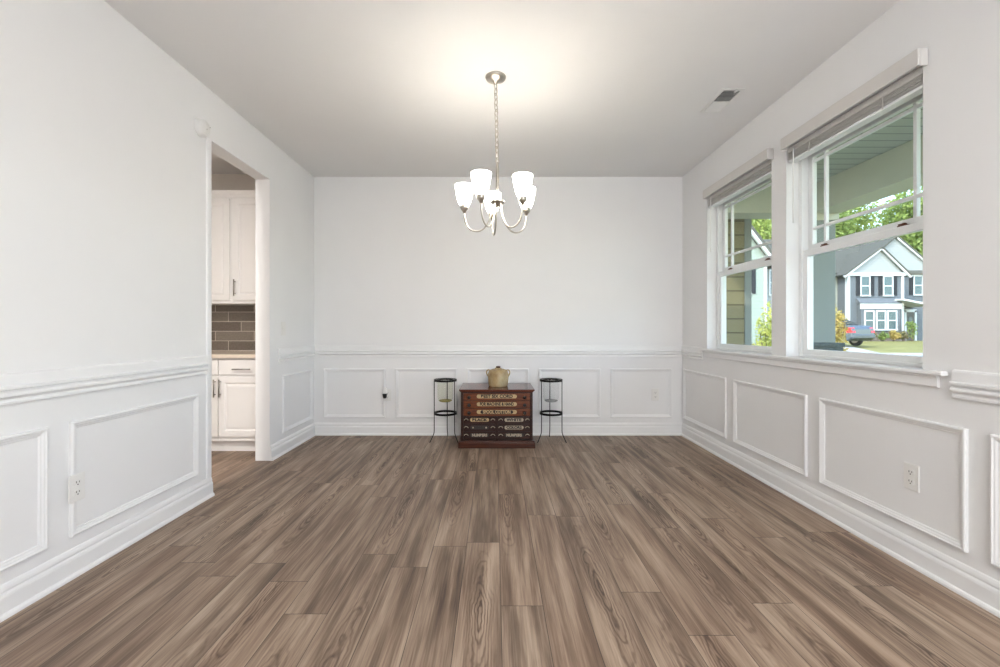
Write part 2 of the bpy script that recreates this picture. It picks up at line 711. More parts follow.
us = grid(YR, DOOR[0], DOOR[1], YB)
vs = grid(0, DOOR[2], H)
b = MB().grid_wall(us, vs, lambda u, v: DOOR[0] < u < DOOR[1] and v < DOOR[2], lambda u, v, t: (t, u, v), XL, XL - TW)
struct(b.build('wall_left', M['wall'], bevel=0.004), 'white left wall pierced by the pantry doorway', 'wall')
us = grid(YR, WINS[0][0], WINS[0][1], WINS[1][0], WINS[1][1], YB)
vs = grid(0, WZ0, WZ1, H)
b = MB().grid_wall(us, vs, lambda u, v: WZ0 < v < WZ1 and any(a < u < c for a, c in WINS), lambda u, v, t: (t, u, v), XR, XO)
struct(b.build('wall_right', M['wall']), 'white right wall holding the two windows', 'wall')
struct(MB().box(XL - TW, XO, YB, YB + 0.12, 0, H).build('wall_back', M['wall']), 'white far wall behind the wooden spool cabinet', 'wall')
struct(MB().box(-3.6, XO, YR - 0.12, YR, 0, H).build('wall_rear', M['wall']), 'white rear wall behind the camera', 'wall')
struct(MB().box(-3.6, XL - TW, 4.63, 4.83, 0, H).build('wall_pantry', M['pantry']), 'beige pantry wall behind the white cabinets', 'wall')
struct(MB().box(-3.6, -3.5, YR, 4.63, 0, H).build('wall_pantry_side', M['pantry']), 'beige side wall of the pantry beyond the doorway', 'wall')

PL = lambda t, z, d: (XL + d, t, z)
PR = lambda t, z, d: (XR - d, t, z)
PB = lambda t, z, d: (t, YB - d, z)

# baseboards: shoe, flat board, ogee cap
BASE = [(0, 0), (0.026, 0), (0.026, 0.010), (0.022, 0.018), (0.016, 0.022), (0.015, 0.080), (0.013, 0.090), (0.009, 0.098), (0.010, 0.106), (0.008, 0.116), (0.004, 0.126), (0, 0.130)]
RAIL = [(0, 0.826), (0.010, 0.826), (0.013, 0.830), (0.013, 0.838), (0.009, 0.842), (0.008, 0.848), (0.015, 0.855), (0.022, 0.860), (0.022, 0.868),
        (0.018, 0.873), (0.012, 0.876), (0.012, 0.883), (0.026, 0.887), (0.026, 0.896), (0.014, 0.901), (0.012, 0.940), (0.009, 0.947), (0, 0.950)]
struct(MB().sweep(PL, YR, DOOR[0], BASE).build('baseboard_left', M['trim']), 'white baseboard along the left wall before the doorway', 'baseboard')
struct(MB().sweep(PL, DOOR[1], YB, BASE, 0, 1).build('baseboard_left_far', M['trim']), 'short white baseboard between doorway and far corner', 'baseboard')
struct(MB().sweep(PB, XL, XR, BASE, 1, 1).build('baseboard_back', M['trim']), 'white baseboard along the far wall', 'baseboard')
struct(MB().sweep(PR, YR, YB, BASE, 0, 1).build('baseboard_right', M['trim']), 'white baseboard under the windows', 'baseboard')

trim_n = [0]


def trim(bm, label, cat, m='trim'):
    trim_n[0] += 1
    return struct(bm.build('trim_%d' % trim_n[0], M[m]), label, cat)


trim(MB().sweep(PL, YR, 2.945, RAIL), 'white chair rail on the left wall before the doorway', 'chair rail')
trim(MB().sweep(PL, 3.93, YB, RAIL, 0, 1), 'short white chair rail between doorway and far corner', 'chair rail')
trim(MB().sweep(PB, XL, XR, RAIL, 1, 1), 'long white chair rail across the far wall', 'chair rail')
trim(MB().sweep(PR, 4.24, YB, RAIL, 0, 1), 'short white chair rail between window stool and far corner', 'chair rail')
trim(MB().sweep(PR, YR, 1.922, RAIL), 'white chair rail on the right wall nearest the camera', 'chair rail')
# casing strip on the near edge of the doorway
DC = [(2.948, 0.0), (2.952, 0.006), (2.958, 0.009), (2.990, 0.009), (2.998, 0.006), (3.0, 0.0)]
trim(MB().prism([(XL + d, t) for t, d in DC], 2, 0.13, 2.40), 'narrow white casing strip on the near edge of the doorway', 'casing')

PANEL = [(0, 0), (0, 0.011), (0.003, 0.015), (0.009, 0.016), (0.013, 0.012), (0.019, 0.011), (0.024, 0.007), (0.030, 0.006), (0.033, 0.003), (0.033, 0)]
PZ0, PZ1 = 0.185, 0.705
for (a, c, lab) in ((1.04, 1.897, 'white panel moulding nearest the camera on the left wall'), (2.0, 2.86, 'white panel moulding behind the left outlet, beside the doorway'), (4.007, 4.645, 'white panel moulding between doorway and far corner')):
    trim(MB().frame(PL, a, c, PZ0, PZ1, PANEL), lab, 'panel moulding')
ords = ['first', 'second', 'third', 'fourth', 'fifth']
for k in range(5):
    a = -1.815 + 0.7595 * k
    trim(MB().frame(PB, a, a + 0.652, PZ0, PZ1, PANEL), 'white panel moulding on the far wall, %s from the doorway side' % ords[k], 'panel moulding')
for k, (a, c) in enumerate(((3.81, 4.67), (2.826, 3.685), (1.866, 2.71), (0.89, 1.775))):
    trim(MB().frame(PR, a, c, PZ0, PZ1, PANEL), 'white panel moulding under the windows, %s from the far corner' % ords[k], 'panel moulding')

# window stool and apron, one board for both windows
STOOL_Z = 0.938
ys = grid(1.945, WINS[0][0], WINS[0][1], WINS[1][0], WINS[1][1], 4.22)
xs = [1.955, XR - 0.0005, 2.078]
b = MB().grid_wall(ys, xs, lambda u, v: v > XR - 0.001 and not any(a < u < c for a, c in WINS), lambda u, v, t: (v, u, t), STOOL_Z - 0.021, STOOL_Z)
o = b.build('trim_%d' % (trim_n[0] + 1), M['trim'], bevel=0.006)
trim_n[0] += 1
struct(o, 'long white window stool board under both windows', 'window sill')
AP = [(0, 0.862), (0.010, 0.862), (0.014, 0.868), (0.014, 0.905), (0.018, 0.910), (0.018, 0.917), (0, 0.917)]
trim(MB().sweep(PR, 1.985, 4.195, AP), 'white apron moulding below the window stool', 'apron')

# ------------------------------------------------------------------ windows
for i, (y0, y1) in enumerate(WINS):
    lab = ('white sash window nearer the camera, overlooking the neighbouring house', 'white sash window nearer the far wall, overlooking tan siding')[i]
    r = empty('window_%d' % (i + 1), (0, 0, 0), lab, 'window', kind='structure')
    P = lambda u, v, t: (t, u, v)
    zf0, zf1 = STOOL_Z, WZ1
    ft = 0.032

    def ring(u0, u1, v0, v1, wl, wr, wb, wt, t0, t1):
        return MB().grid_wall([u0, u0 + wl, u1 - wr, u1], [v0, v0 + wb, v1 - wt, v1], lambda u, v: u0 + wl < u < u1 - wr and v0 + wb < v < v1 - wt, P, t0, t1)
    ring(y0, y1, zf0, zf1, ft, ft, 0.018, 0.03, 2.075, 2.155).build('window_frame', M['vinyl'], r, bevel=0.003)
    sill_lip = MB().box(2.155, 2.19, y0 - 0.03, y1 + 0.03, zf0 - 0.03, zf0 + 0.012).build('outer_sill', M['vinyl'], r)
    a, c = y0 + ft, y1 - ft
    # upper sash, outer track, with prairie muntins
    us_ = ring(a, c, 1.645, zf1 - 0.03, 0.042, 0.042, 0.045, 0.060, 2.117, 2.147).build('upper_sash', M['vinyl'], r, bevel=0.003)
    g0, g1, h0, h1 = a + 0.042, c - 0.042, 1.690, zf1 - 0.090
    MB().box(2.130, 2.134, g0, g1, h0, h1).build('glass', M['glass'], us_)
    mu = MB()
    mw = 0.009
    for u in (g0 + 0.105, g1 - 0.105):
        mu.box(2.122, 2.142, u - mw, u + mw, h0, h1)
    for v in (h0 + 0.105, h1 - 0.026):
        mu.box(2.123, 2.141, g0, g1, v - mw, v + mw)
    mu.build('muntin', M['vinyl'], us_)
    # lower sash, inner track
    ls = ring(a, c, zf0 + 0.016, 1.652, 0.042, 0.042, 0.037, 0.042, 2.082, 2.114).build('lower_sash', M['vinyl'], r, bevel=0.003)
    MB().box(2.096, 2.100, g0, g1, zf0 + 0.053, 1.610).build('glass', M['glass'], ls)
    for q in (0.2, 0.8):
        u = a + (c - a) * q
        lk = MB().box(2.086, 2.112, u - 0.026, u + 0.026, 1.652, 1.658)
        lk.lathe([(0, 0), (0.012, 0), (0.012, 0.008), (0.006, 0.012), (0, 0.012)], (2.099, u, 1.658), 14)
        lk.box(2.094, 2.104, u - 0.004, u + 0.03, 1.662, 1.668)
        lk.build('sash_lock', M['bronze'], ls)

# ------------------------------------------------------------------ blinds (raised)


def make_blind(y0, y1, label):
    r = empty('window_blind', (XR, (y0 + y1) / 2, 2.25), label, 'blind', 'raised blinds over the windows')
    cx, cy, cz = XR, (y0 + y1) / 2, 2.25
    hw = (y1 - y0) / 2
    # valance board with returns (local coordinates)
    poly = [(-0.052, 0.085), (-0.046, 0.085), (-0.044, 0.100), (-0.040, 0.150), (-0.036, 0.158), (-0.036, 0.165), (-0.052, 0.165)]
    va = MB().box(-0.052, -0.040, -hw - 0.03, hw - 0.018, 0.086, 0.165)
    va.box(-0.040, -0.003, -hw - 0.03, -hw - 0.020, 0.086, 0.165)
    va.box(-0.040, -0.003, hw - 0.028, hw - 0.018, 0.086, 0.165)
    va.build('valance', M['blind'], r, bevel=0.004)
    MB().box(0.004, 0.060, -hw + 0.008, hw - 0.008, 0.070, 0.106).build('headrail', M['blind'], r, bevel=0.003)
    n = 9
    for k in range(n):
        z = 0.022 + k * 0.0052
        s = MB()
        pr = [(0.006, z), (0.020, z + 0.0016), (0.034, z + 0.0022), (0.048, z + 0.0016), (0.060, z), (0.060, z + 0.0024), (0.048, z + 0.004), (0.034, z + 0.0046), (0.020, z + 0.004), (0.006, z + 0.0024)]
        dx = random.uniform(-0.006, 0.006)
        s.prism([(p[0] + dx, p[1]) for p in pr], 1, -hw + 0.01, hw - 0.01)
        s.build('slat', M['blind'], r)
    MB().box(0.008, 0.060, -hw + 0.01, hw - 0.01, 0.004, 0.020).build('bottom_rail', M['vinyl'], r, bevel=0.003)  # whiter than the slats, putting the outdoor light on it into the colour
    w = MB()
    yw = hw - 0.085
    w.tube([(-0.006, yw, 0.085), (-0.008, yw, 0.04), (-0.008, yw, -0.42)], 0.0045, 8)
    w.build('tilt_wand', M['plate'], r, smooth=True)
    for q in (-0.55, 0.55):
        MB().box(0.002, 0.0036, q * hw - 0.004, q * hw + 0.004, 0.004, 0.075).build('ladder_tape', M['blind'], r)
    return r


make_blind(*WINS[0], 'raised pale slatted blind over the window nearer the camera')
make_blind(*WINS[1], 'raised pale slatted blind over the window nearer the far wall')

# ------------------------------------------------------------------ outlets, switch, detector, vent


def make_outlet(loc, rz, label, kind='outlet', w=0.078, h=0.125):
    """built facing -Y in local space; rz turns it to its wall"""
    name = 'wall_outlet' if kind == 'outlet' else 'light_switch'
    r = empty(name, loc, label, kind, 'wall outlets' if kind == 'outlet' else None, rz)
    pl = MB()
    pl.box(-w / 2, w / 2, -0.006, 0.0, -h / 2, h / 2)
    pl.build('cover_plate', M['plate'], r, bevel=0.004)
    if kind == 'outlet':
        for s in (-1, 1):
            zc = s * 0.022
            poly = []
            for k in range(24):
                a = 2 * PI * k / 24
                poly.append((0.0175 * math.cos(a), zc + max(-0.0135, min(0.0135, 0.0175 * math.sin(a)))))
            f = MB().prism(poly, 1, -0.0085, -0.006).build('socket', M['plate'], r)
            sl = MB()
            sl.box(-0.0085, -0.0055, -0.0092, -0.0084, zc - 0.001, zc + 0.008)
            sl.box(0.0055, 0.0085, -0.0092, -0.0084, zc - 0.001, zc + 0.007)
            sl.lathe([(0, -0.0092), (0.003, -0.0092), (0.003, -0.0084), (0, -0.0084)], (0, 0, zc - 0.008), 12, 1)
            sl.build('slot', M['slot'], f)
        MB().lathe([(0, -0.0075), (0.0025, -0.0072), (0.003, -0.006)], (0, 0, 0), 10, 1).build('screw', M['plate'], r)
    else:
        MB().box(-0.006, 0.006, -0.0075, -0.006, -0.013, 0.013).build('switch_surround', M['plate'], r)
        MB().hexa([(-0.004, -0.0075, -0.004), (0.004, -0.0075, -0.004), (0.004, -0.006, 0.008), (-0.004, -0.006, 0.008),
                   (-0.004, -0.018, 0.008), (0.004, -0.018, 0.008), (0.004, -0.0075, 0.010), (-0.004, -0.0075, 0.010)]).build('toggle', M['plate'], r)
        for s in (-1, 1):
            MB().lathe([(0, -0.0075), (0.0025, -0.0072), (0.003, -0.006)], (0, 0, s * 0.03), 10, 1).build('screw', M['plate'], r)
    return r


make_outlet((XL + 0.016, 2.018, 0.405), PI / 2, 'white wall outlet over the panel moulding near the doorway')
make_outlet((XR, 2.118, 0.419), -PI / 2, 'white wall outlet low under the nearer window')
make_outlet((1.70, YB, 0.430), 0, 'white wall outlet right of the glass stand on the far wall')
make_outlet((-1.136, YB - 0.016, 0.428), 0, 'white wall outlet holding the black and white plug-in freshener')
make_outlet((XL, 4.02, 1.128), PI / 2, 'white toggle light switch between doorway and far corner', 'light switch')

# plug-in air freshener on the back-left outlet
r = empty('air_freshener', (-1.155, YB - 0.026, 0.428), 'black and white plug-in air freshener in the far wall outlet', 'air freshener')
MB().hexa([(-0.024, -0.045, 0.02), (0.024, -0.045, 0.02), (0.024, 0, 0.02), (-0.024, 0, 0.02), (-0.017, -0.03, 0.088), (0.017, -0.03, 0.088), (0.017, 0, 0.088), (-0.017, 0, 0.088)]).build('vent_hood', M['plate'], r, bevel=0.006)
MB().hexa([(-0.014, -0.05, -0.03), (0.014, -0.05, -0.03), (0.014, -0.012, -0.03), (-0.014, -0.012, -0.03), (-0.022, -0.054, 0.02), (0.022, -0.054, 0.02), (0.022, -0.008, 0.02), (-0.022, -0.008, 0.02)]).build('refill_bottle', M['black'], r, bevel=0.005)

# round detector high on the left wall
r = empty('smoke_detector', (XL, 2.888, 2.432), 'round white detector high on the wall beside the doorway', 'detector')
MB().lathe([(0, 0), (0.058, 0), (0.058, 0.014), (0.054, 0.020)], (0, 0, 0), 40, 0).build('base_ring', M['plate'], r, smooth=False)
MB().lathe([(0.054, 0.018), (0.052, 0.034), (0.046, 0.040), (0, 0.042)], (0, 0, 0), 40, 0).build('cover', M['plate'], r, smooth=True)
MB().lathe([(0, 0.040), (0.005, 0.043), (0.004, 0.046), (0, 0.0465)], (0, 0.006, -0.006), 12, 0).build('test_button', M['blind'], r)
MB().lathe([(0, 0.036), (0.003, 0.042), (0, 0.044)], (0, 0.040, 0.020), 10, 0).build('indicator', M['slot'], r)

# ceiling register
r = empty('ceiling_vent', (1.60, 3.14, H), 'white louvred air register in the ceiling near the windows', 'vent')
fr = MB().grid_wall([-0.078, -0.055, 0.055, 0.078], [-0.165, -0.14, 0.14, 0.165], lambda u, v: abs(u) < 0.055 and abs(v) < 0.14, lambda u, v, t: (u, v, t), -0.007, 0.0)
fr.build('vent_frame', M['plate'], r, bevel=0.003)
MB().box(-0.055, 0.055, -0.14, 0.14, -0.0015, -0.0005).build('duct_shadow_sheet', M['vent_shadow'], r)  # flat dark sheet painted in place of the shade inside the duct
for k in range(16):
    y = -0.132 + k * 0.0176
    tilt = 1 if k < 8 else -1
    s = MB()
    dy = 0.010 * tilt
    s.hexa([(-0.055, y - dy * 0.5, -0.013), (0.055, y - dy * 0.5, -0.013), (0.055, y - dy * 0.5 + 0.0014, -0.013), (-0.055, y - dy * 0.5 + 0.0014, -0.013),
            (-0.055, y + dy * 0.5, -0.002), (0.055, y + dy * 0.5, -0.002), (0.055, y + dy * 0.5 + 0.0014, -0.002), (-0.055, y + dy * 0.5 + 0.0014, -0.002)])
    s.build('louver', M['plate'], r)
MB().box(-0.055, 0.055, -0.004, 0.004, -0.013, -0.002).build('divider', M['plate'], r)
MB().box(0.020, 0.030, -0.155, -0.125, -0.016, -0.007).build('damper_lever', M['plate'], r)

# ------------------------------------------------------------------ chandelier
r = empty('chandelier', (0.004, 2.845, H), 'five-light brushed nickel chandelier with lit frosted shades hanging on a chain', 'chandelier')
MB().lathe([(0, 0), (0.066, 0), (0.066, -0.006), (0.060, -0.016), (0.040, -0.026), (0.016, -0.032), (0.010, -0.045), (0, -0.046)], seg=40).build('canopy', M['nickel'], r, smooth=True)
cx_ = 0.011                                  # the stem hangs a little off the canopy
ztop, zbot = -0.044, -0.555
nl = 15
ch = MB()
pitch = (ztop - zbot) / nl
for k in range(nl):
    f = (k + 0.5) / nl
    zc = ztop - (k + 0.5) * pitch
    pth = []
    L, wd = pitch * 0.68, 0.012
    for q in range(20):
        a = 2 * PI * q / 20
        u, v = wd * math.cos(a), L * math.sin(a)
        c, s = math.cos(0.8 + (k % 2) * PI / 2), math.sin(0.8 + (k % 2) * PI / 2)
        pth.append((cx_ * f + u * c, u * s, zc + v))
    ch.tube(pth, 0.0032, 6, closed=True)
wire = [(cx_ * q / 30 + 0.006 * math.sin(q * 1.3), 0.006 * math.cos(q * 1.3), ztop + (zbot - ztop) * q / 30) for q in range(31)]
cho = ch.build('chain', M['nickel'], r, smooth=True)
MB().tube(wire, 0.0018, 6).build('cord', M['plate'], r, smooth=True)
MB().lathe([(0, -0.545), (0.006, -0.547), (0.010, -0.556), (0.0085, -0.564), (0.0095, -0.575), (0.0105, -0.70), (0.0115, -0.775), (0.013, -0.785), (0.009, -0.795), (0.009, -0.82), (0, -0.82)], (cx_, 0, 0), 24).build('stem', M['nickel'], r, smooth=True)
MB().lathe([(0, -0.790), (0.030, -0.792), (0.047, -0.797), (0.049, -0.803), (0.044, -0.809), (0.024, -0.814), (0.018, -0.826), (0.008, -0.834), (0, -0.835)], (cx_, 0, 0), 36).build('hub', M['nickel'], r, smooth=True)


def bez(p0, p1, p2, p3, n=14):
    out = []
    for i in range(n + 1):
        t = i / n
        out.append(tuple((1 - t) ** 3 * a + 3 * (1 - t) ** 2 * t * b_ + 3 * (1 - t) * t * t * c + t ** 3 * d for a, b_, c, d in zip(p0, p1, p2, p3)))
    return out


RA = 0.216
for k in range(5):
    ang = math.radians(27 + 72 * k)
    ca, sa = math.cos(ang), math.sin(ang)

    def P3(rad, z):
        return (cx_ + rad * ca, rad * sa, z)
    prof = [(0.030, -0.805), (0.031, -0.83)] + bez((0.031, -0.84), (0.045, -0.93), (0.085, -0.985), (0.130, -0.985))[0:] + bez((0.130, -0.985), (0.185, -0.985), (RA, -0.94), (RA, -0.855))[1:]
    arm = MB().tube([P3(a, z) for a, z in prof], 0.0052, 10).build('arm', M['nickel'], r, smooth=True)
    cup = MB().lathe([(0, -0.862), (0.010, -0.860), (0.013, -0.850), (0.021, -0.843), (0.027, -0.832), (0.028, -0.815), (0.025, -0.812), (0, -0.812)], P3(RA, 0), 24)
    cup.build('socket_cup', M['nickel'], arm, smooth=True)
    outer = [(0.024, -0.818), (0.031, -0.812), (0.040, -0.794), (0.048, -0.765), (0.055, -0.730), (0.060, -0.700), (0.062, -0.684)]
    inner = [(a - 0.0035, z) for a, z in outer[::-1]]
    MB().lathe(outer + inner + [(0.010, -0.816)], P3(RA, 0), 32).build('lamp_shade', M['shade'], arm, smooth=True)
    bulb = MB().lathe([(0, -0.812), (0.011, -0.81), (0.012, -0.795), (0.020, -0.775), (0.023, -0.755), (0.019, -0.738), (0.009, -0.729), (0, -0.727)], P3(RA, 0), 18).build('bulb', M['bulb'], arm, smooth=True)
    p = P3(RA, -0.745)
    light('chandelier_bulb', 'POINT', (0.004 + p[0], 2.845 + p[1], H + p[2]), BULB_W, (1.0, 0.965, 0.925), radius=0.02)

# ------------------------------------------------------------------ spool cabinet
r = empty('spool_cabinet', (0.017, 4.18, 0), 'antique dark wooden spool cabinet with labelled drawers against the far wall', 'cabinet')
SW = 0.680
D0, D1 = 0.018, 0.500                        # body front / back (local y)
b = MB().box(-0.363, 0.363, 0.0, 0.505, 0.0, 0.052)
b.prism([(0.0, 0.052), (0.505, 0.052), (0.505, 0.066), (0.012, 0.066)], 0, -0.357, 0.357)
b.build('plinth', M['mahog'], r, bevel=0.003)
b = MB()
b.box(-SW / 2, SW / 2, 0.036, D1, 0.066, 0.520)
b.box(-SW / 2, -SW / 2 + 0.022, D0, 0.036, 0.066, 0.520)
b.box(SW / 2 - 0.022, SW / 2, D0, 0.036, 0.066, 0.520)
b.box(-SW / 2 + 0.022, SW / 2 - 0.022, D0, 0.036, 0.511, 0.520)
b.box(-SW / 2 + 0.022, SW / 2 - 0.022, D0, 0.036, 0.066, 0.074)
b.box(-0.009, 0.009, D0, 0.036, 0.074, 0.290)
b.build('carcass', M['walnut'], r, bevel=0.0015)
TOPP = [(-0.002, 0.520), (0.006, 0.520), (-0.004, 0.526), (-0.016, 0.533), (-0.018, 0.540), (-0.014, 0.548), (0.5, 0.548), (0.5, 0.520)]
b = MB()
b.box(-0.356, 0.356, -0.014, 0.505, 0.535, 0.548)
b.box(-0.350, 0.350, -0.004, 0.503, 0.527, 0.535)
b.box(-0.344, 0.344, 0.008, 0.501, 0.520, 0.527)
b.build('top', M['mahog_top'], r, bevel=0.003)


def pill(w, h, y0, y1, cx, cz, n=10):
    pts = []
    for k in range(n + 1):
        a = -PI / 2 + PI * k / n
        pts.append((cx + w / 2 - h / 2 + h / 2 * math.cos(a), cz + h / 2 * math.sin(a)))
    for k in range(n + 1):
        a = PI / 2 + PI * k / n
        pts.append((cx - w / 2 + h / 2 + h / 2 * math.cos(a), cz + h / 2 * math.sin(a)))
    return MB().prism(pts, 1, y0, y1)


rowh = 0.0725
words = ['BEST SIX CORD', 'FOR MACHINE & HAND', 'SPOOL COTTON']
for k in range(3):
    z1 = 0.510 - k * rowh
    z0 = z1 - rowh + 0.004
    zc = (z0 + z1) / 2
    d = MB().box(-SW / 2 + 0.024, SW / 2 - 0.024, D0 + 0.002, 0.036, z0, z1).build('drawer', M['drawer'], r, bevel=0.003)
    pill(0.380, 0.036, D0 - 0.001, D0 + 0.003, 0, zc + 0.004).build('label_plate', M['gold'], d)
    if k == 2:
        pill(0.310, 0.032, D0 - 0.0022, D0 + 0.001, 0, zc + 0.004).build('label_field', M['ink'], d)
    text_mesh(words[k], 0.040, M['gold'] if k == 2 else M['ink'], 'lettering', d, (0, D0 - (0.0030 if k == 2 else 0.0018), zc + 0.004), (0.30, 0.32, 0.26)[k])
    for s in (-1, 1):
        kn = MB().lathe([(0, 0.0), (0.008, 0.0), (0.007, -0.008), (0.015, -0.014), (0.017, -0.021), (0.012, -0.028), (0, -0.030)], (s * 0.262, D0 + 0.003, zc - 0.003), 20, 1)
        kn.build('knob', M['ink'], d, smooth=True)
small = [('BLACK', 'gold'), ('WHITE', 'silver'), ('', 'tarnish'), ('COLORS', 'silver'), ('NUMBERS', 'tarnish'), ('NUMBERS', 'tarnish')]
for k in range(3):
    z1 = 0.510 - 3 * rowh - k * 0.0715
    z0 = z1 - 0.0685
    zc = (z0 + z1) / 2
    for si, s in enumerate((-1, 1)):
        xa, xb = (-SW / 2 + 0.024, -0.010) if s < 0 else (0.010, SW / 2 - 0.024)
        xc = (xa + xb) / 2
        d = MB().box(xa + 0.001, xb - 0.001, D0 + 0.003, 0.036, z0, z1).build('drawer', M['walnut'], r, bevel=0.003)
        wd, mt = small[2 * k + si]
        pill(0.180, 0.034, D0 - 0.0005, D0 + 0.004, xc, zc + 0.003).build('label_plate', M[mt], d)
        if wd:
            text_mesh(wd, 0.034, M['silver'] if mt == 'tarnish' else M['ink'], 'lettering', d, (xc, D0 - 0.0013, zc + 0.003), 0.145)
        else:
            for q in (-0.062, 0.062):
                MB().lathe([(0, -0.003), (0.007, -0.002), (0.008, 0.0)], (xc + q, D0 - 0.0005, zc + 0.003), 14, 1).build('boss', M['silver'], d)
        for q in (-1, 1):
            px = xc + q * 0.126
            MB().tube([(px + 0.018 * math.cos(a), D0 - 0.006 - 0.004 * math.sin(a), zc + 0.001 + 0.014 * math.sin(a)) for a in [PI * t / 10 for t in range(11)]], 0.0035, 8).build('bail_pull', M['silver'], d, smooth=True)
r.scale = (1, 1, 1.016)
SPOOL_TOP = 0.548 * 1.016

# stoneware jug on the cabinet
r = empty('stoneware_jug', (0.032, 4.42, SPOOL_TOP), 'tan and cream stoneware jug with two ear handles on the spool cabinet', 'jug')
body = [(0, 0), (0.088, 0), (0.094, 0.004), (0.098, 0.02), (0.102, 0.06), (0.104, 0.10), (0.102, 0.126), (0.094, 0.148), (0.078, 0.163), (0.054, 0.172), (0.034, 0.175), (0.032, 0.182), (0.025, 0.183), (0.022, 0.174), (0, 0.173)]
MB().lathe(body, seg=48).build('jug_body', M['jug'], r, smooth=True)
for s in (-1, 1):
    pth = bez((s * 0.082, 0, 0.156), (s * 0.116, 0, 0.176), (s * 0.128, 0, 0.130), (s * 0.100, 0, 0.100), 12)
    MB().tube(pth, [0.008] + [0.0062] * 11 + [0.008], 10).build('ear_handle', M['jug'], r, smooth=True)
MB().lathe([(0, 0.174), (0.022, 0.174), (0.021, 0.186), (0.023, 0.188), (0.022, 0.196), (0.015, 0.199), (0, 0.200)], seg=20).build('stopper', M['cork'], r, smooth=True)

# ------------------------------------------------------------------ wire stands with glass vases


def make_stand(loc, rz, label):
    r = empty('wire_stand', loc, label, 'plant stand', 'black wire stands beside the spool cabinet', rz)
    RR = 0.111

    def band(z0, z1, ro, ri):
        return MB().lathe([(ri, z0), (ro, z0), (ro, z1), (ri, z1), (ri, z0)], seg=48)
    band(0.602, 0.622, RR + 0.003, RR - 0.006).build('top_ring', M['iron'], r)
    MB().lathe([(RR - 0.004, 0.616), (RR - 0.004, 0.620), (0.082, 0.620), (0.082, 0.616), (RR - 0.004, 0.616)], seg=48).build('rim_ledge', M['iron'], r)
    band(0.271, 0.292, RR + 0.003, RR - 0.006).build('lower_ring', M['iron'], r)
    for k in range(3):
        a = PI / 2 + k * 2 * PI / 3
        ca, sa = math.cos(a), math.sin(a)
        pr = [(RR + 0.006, 0.610), (RR + 0.006, 0.30), (RR + 0.006, 0.12), (RR + 0.008, 0.095), (RR + 0.018, 0.07), (RR + 0.045, 0.018), (RR + 0.053, 0.004)]
        MB().tube([(q * ca, q * sa, z) for q, z in pr], 0.0045, 8).build('leg', M['iron'], r, smooth=True)
    return r


def make_vase(loc, label, tint):
    r = empty('glass_vase', loc, label, 'vase', 'clear glass vases hung in the wire stands')
    m = glass_material('vase_glass', tint, 0.02)
    outer = [(0, 0.0), (0.030, 0.001), (0.052, 0.006), (0.068, 0.016), (0.077, 0.032), (0.080, 0.06), (0.080, 0.20), (0.082, 0.222), (0.092, 0.226)]
    inner = [(0.092, 0.229), (0.079, 0.226), (0.0765, 0.20), (0.0765, 0.06), (0.072, 0.034), (0.062, 0.020), (0.048, 0.011), (0.028, 0.007), (0, 0.006)]
    MB().lathe(outer + inner, seg=48).build('bowl', m, r, smooth=True)
    ol = bpy.data.materials.get('vase_base_' + label[:6]) or mat('vase_base_' + label[:6], (160, 150, 90) if tint[2] < 0.97 else (170, 172, 172), 0.15, var=0.1, scale=30)
    MB().lathe([(0.030, -0.0005), (0.052, 0.0035), (0.066, 0.013), (0.066, 0.017), (0.050, 0.0085), (0.030, 0.0035), (0.030, -0.0005)], seg=40).build('thick_base', ol, r, smooth=True)
    return r


make_stand((-0.498, 4.455, 0), math.radians(-3), 'black three-legged wire stand left of the spool cabinet, by the plug-in freshener')
make_stand((0.563, 4.455, 0), math.radians(-1), 'black three-legged wire stand right of the spool cabinet')
make_vase((-0.498, 4.455, 0.3945), 'clear glass vase with yellowish base, in the stand left of the spool cabinet', (0.985, 0.985, 0.965))
make_vase((0.563, 4.455, 0.3945), 'colourless clear glass vase in the stand right of the spool cabinet', (0.988, 0.99, 0.99))

# ------------------------------------------------------------------ pantry cabinets seen through the doorway
struct(MB().box(-3.5, XL - TW, 4.622, 4.63, 0.896, 1.372).build('wall_pantry_tile', M['tile']), 'grey glass tile backsplash with pale grout in the pantry', 'backsplash')


def door_mb(x0, x1, z0, z1, y, t=0.019, st=0.055):
    m_ = MB()
    bm = m_.bm
    prof = [(0, t), (0, 0), (st - 0.004, 0), (st, 0.004), (st + 0.008, 0.010), (st + 0.014, 0.010), (st + 0.03, 0.006)]
    loops = []
    for w, d in prof:
        loops.append([bm.verts.new((u, y + d, v)) for u, v in ((x0 + w, z0 + w), (x1 - w, z0 + w), (x1 - w, z1 - w), (x0 + w, z1 - w))])
    for A, B in zip(loops, loops[1:]):
        for i in range(4):
            bm.faces.new([A[i], A[(i + 1) % 4], B[(i + 1) % 4], B[i]])
    bm.faces.new(loops[-1])
    bm.faces.new(loops[0][::-1])
    return m_


def pull(vertical, cx, cz, y, L=0.16, parent=None):
    h = MB()
    if vertical:
        h.tube([(cx, y - 0.03, cz - L / 2), (cx, y - 0.03, cz + L / 2)], 0.006, 10)
        for s in (-1, 1):
            h.tube([(cx, y, cz + s * L * 0.36), (cx, y - 0.03, cz + s * L * 0.36)], 0.0045, 8)
    else:
        h.tube([(cx - L / 2, y - 0.03, cz), (cx + L / 2, y - 0.03, cz)], 0.006, 10)
        for s in (-1, 1):
            h.tube([(cx + s * L * 0.36, y, cz), (cx + s * L * 0.36, y - 0.03, cz)], 0.0045, 8)
    return h.build('handle', M['steel'], parent, smooth=True)


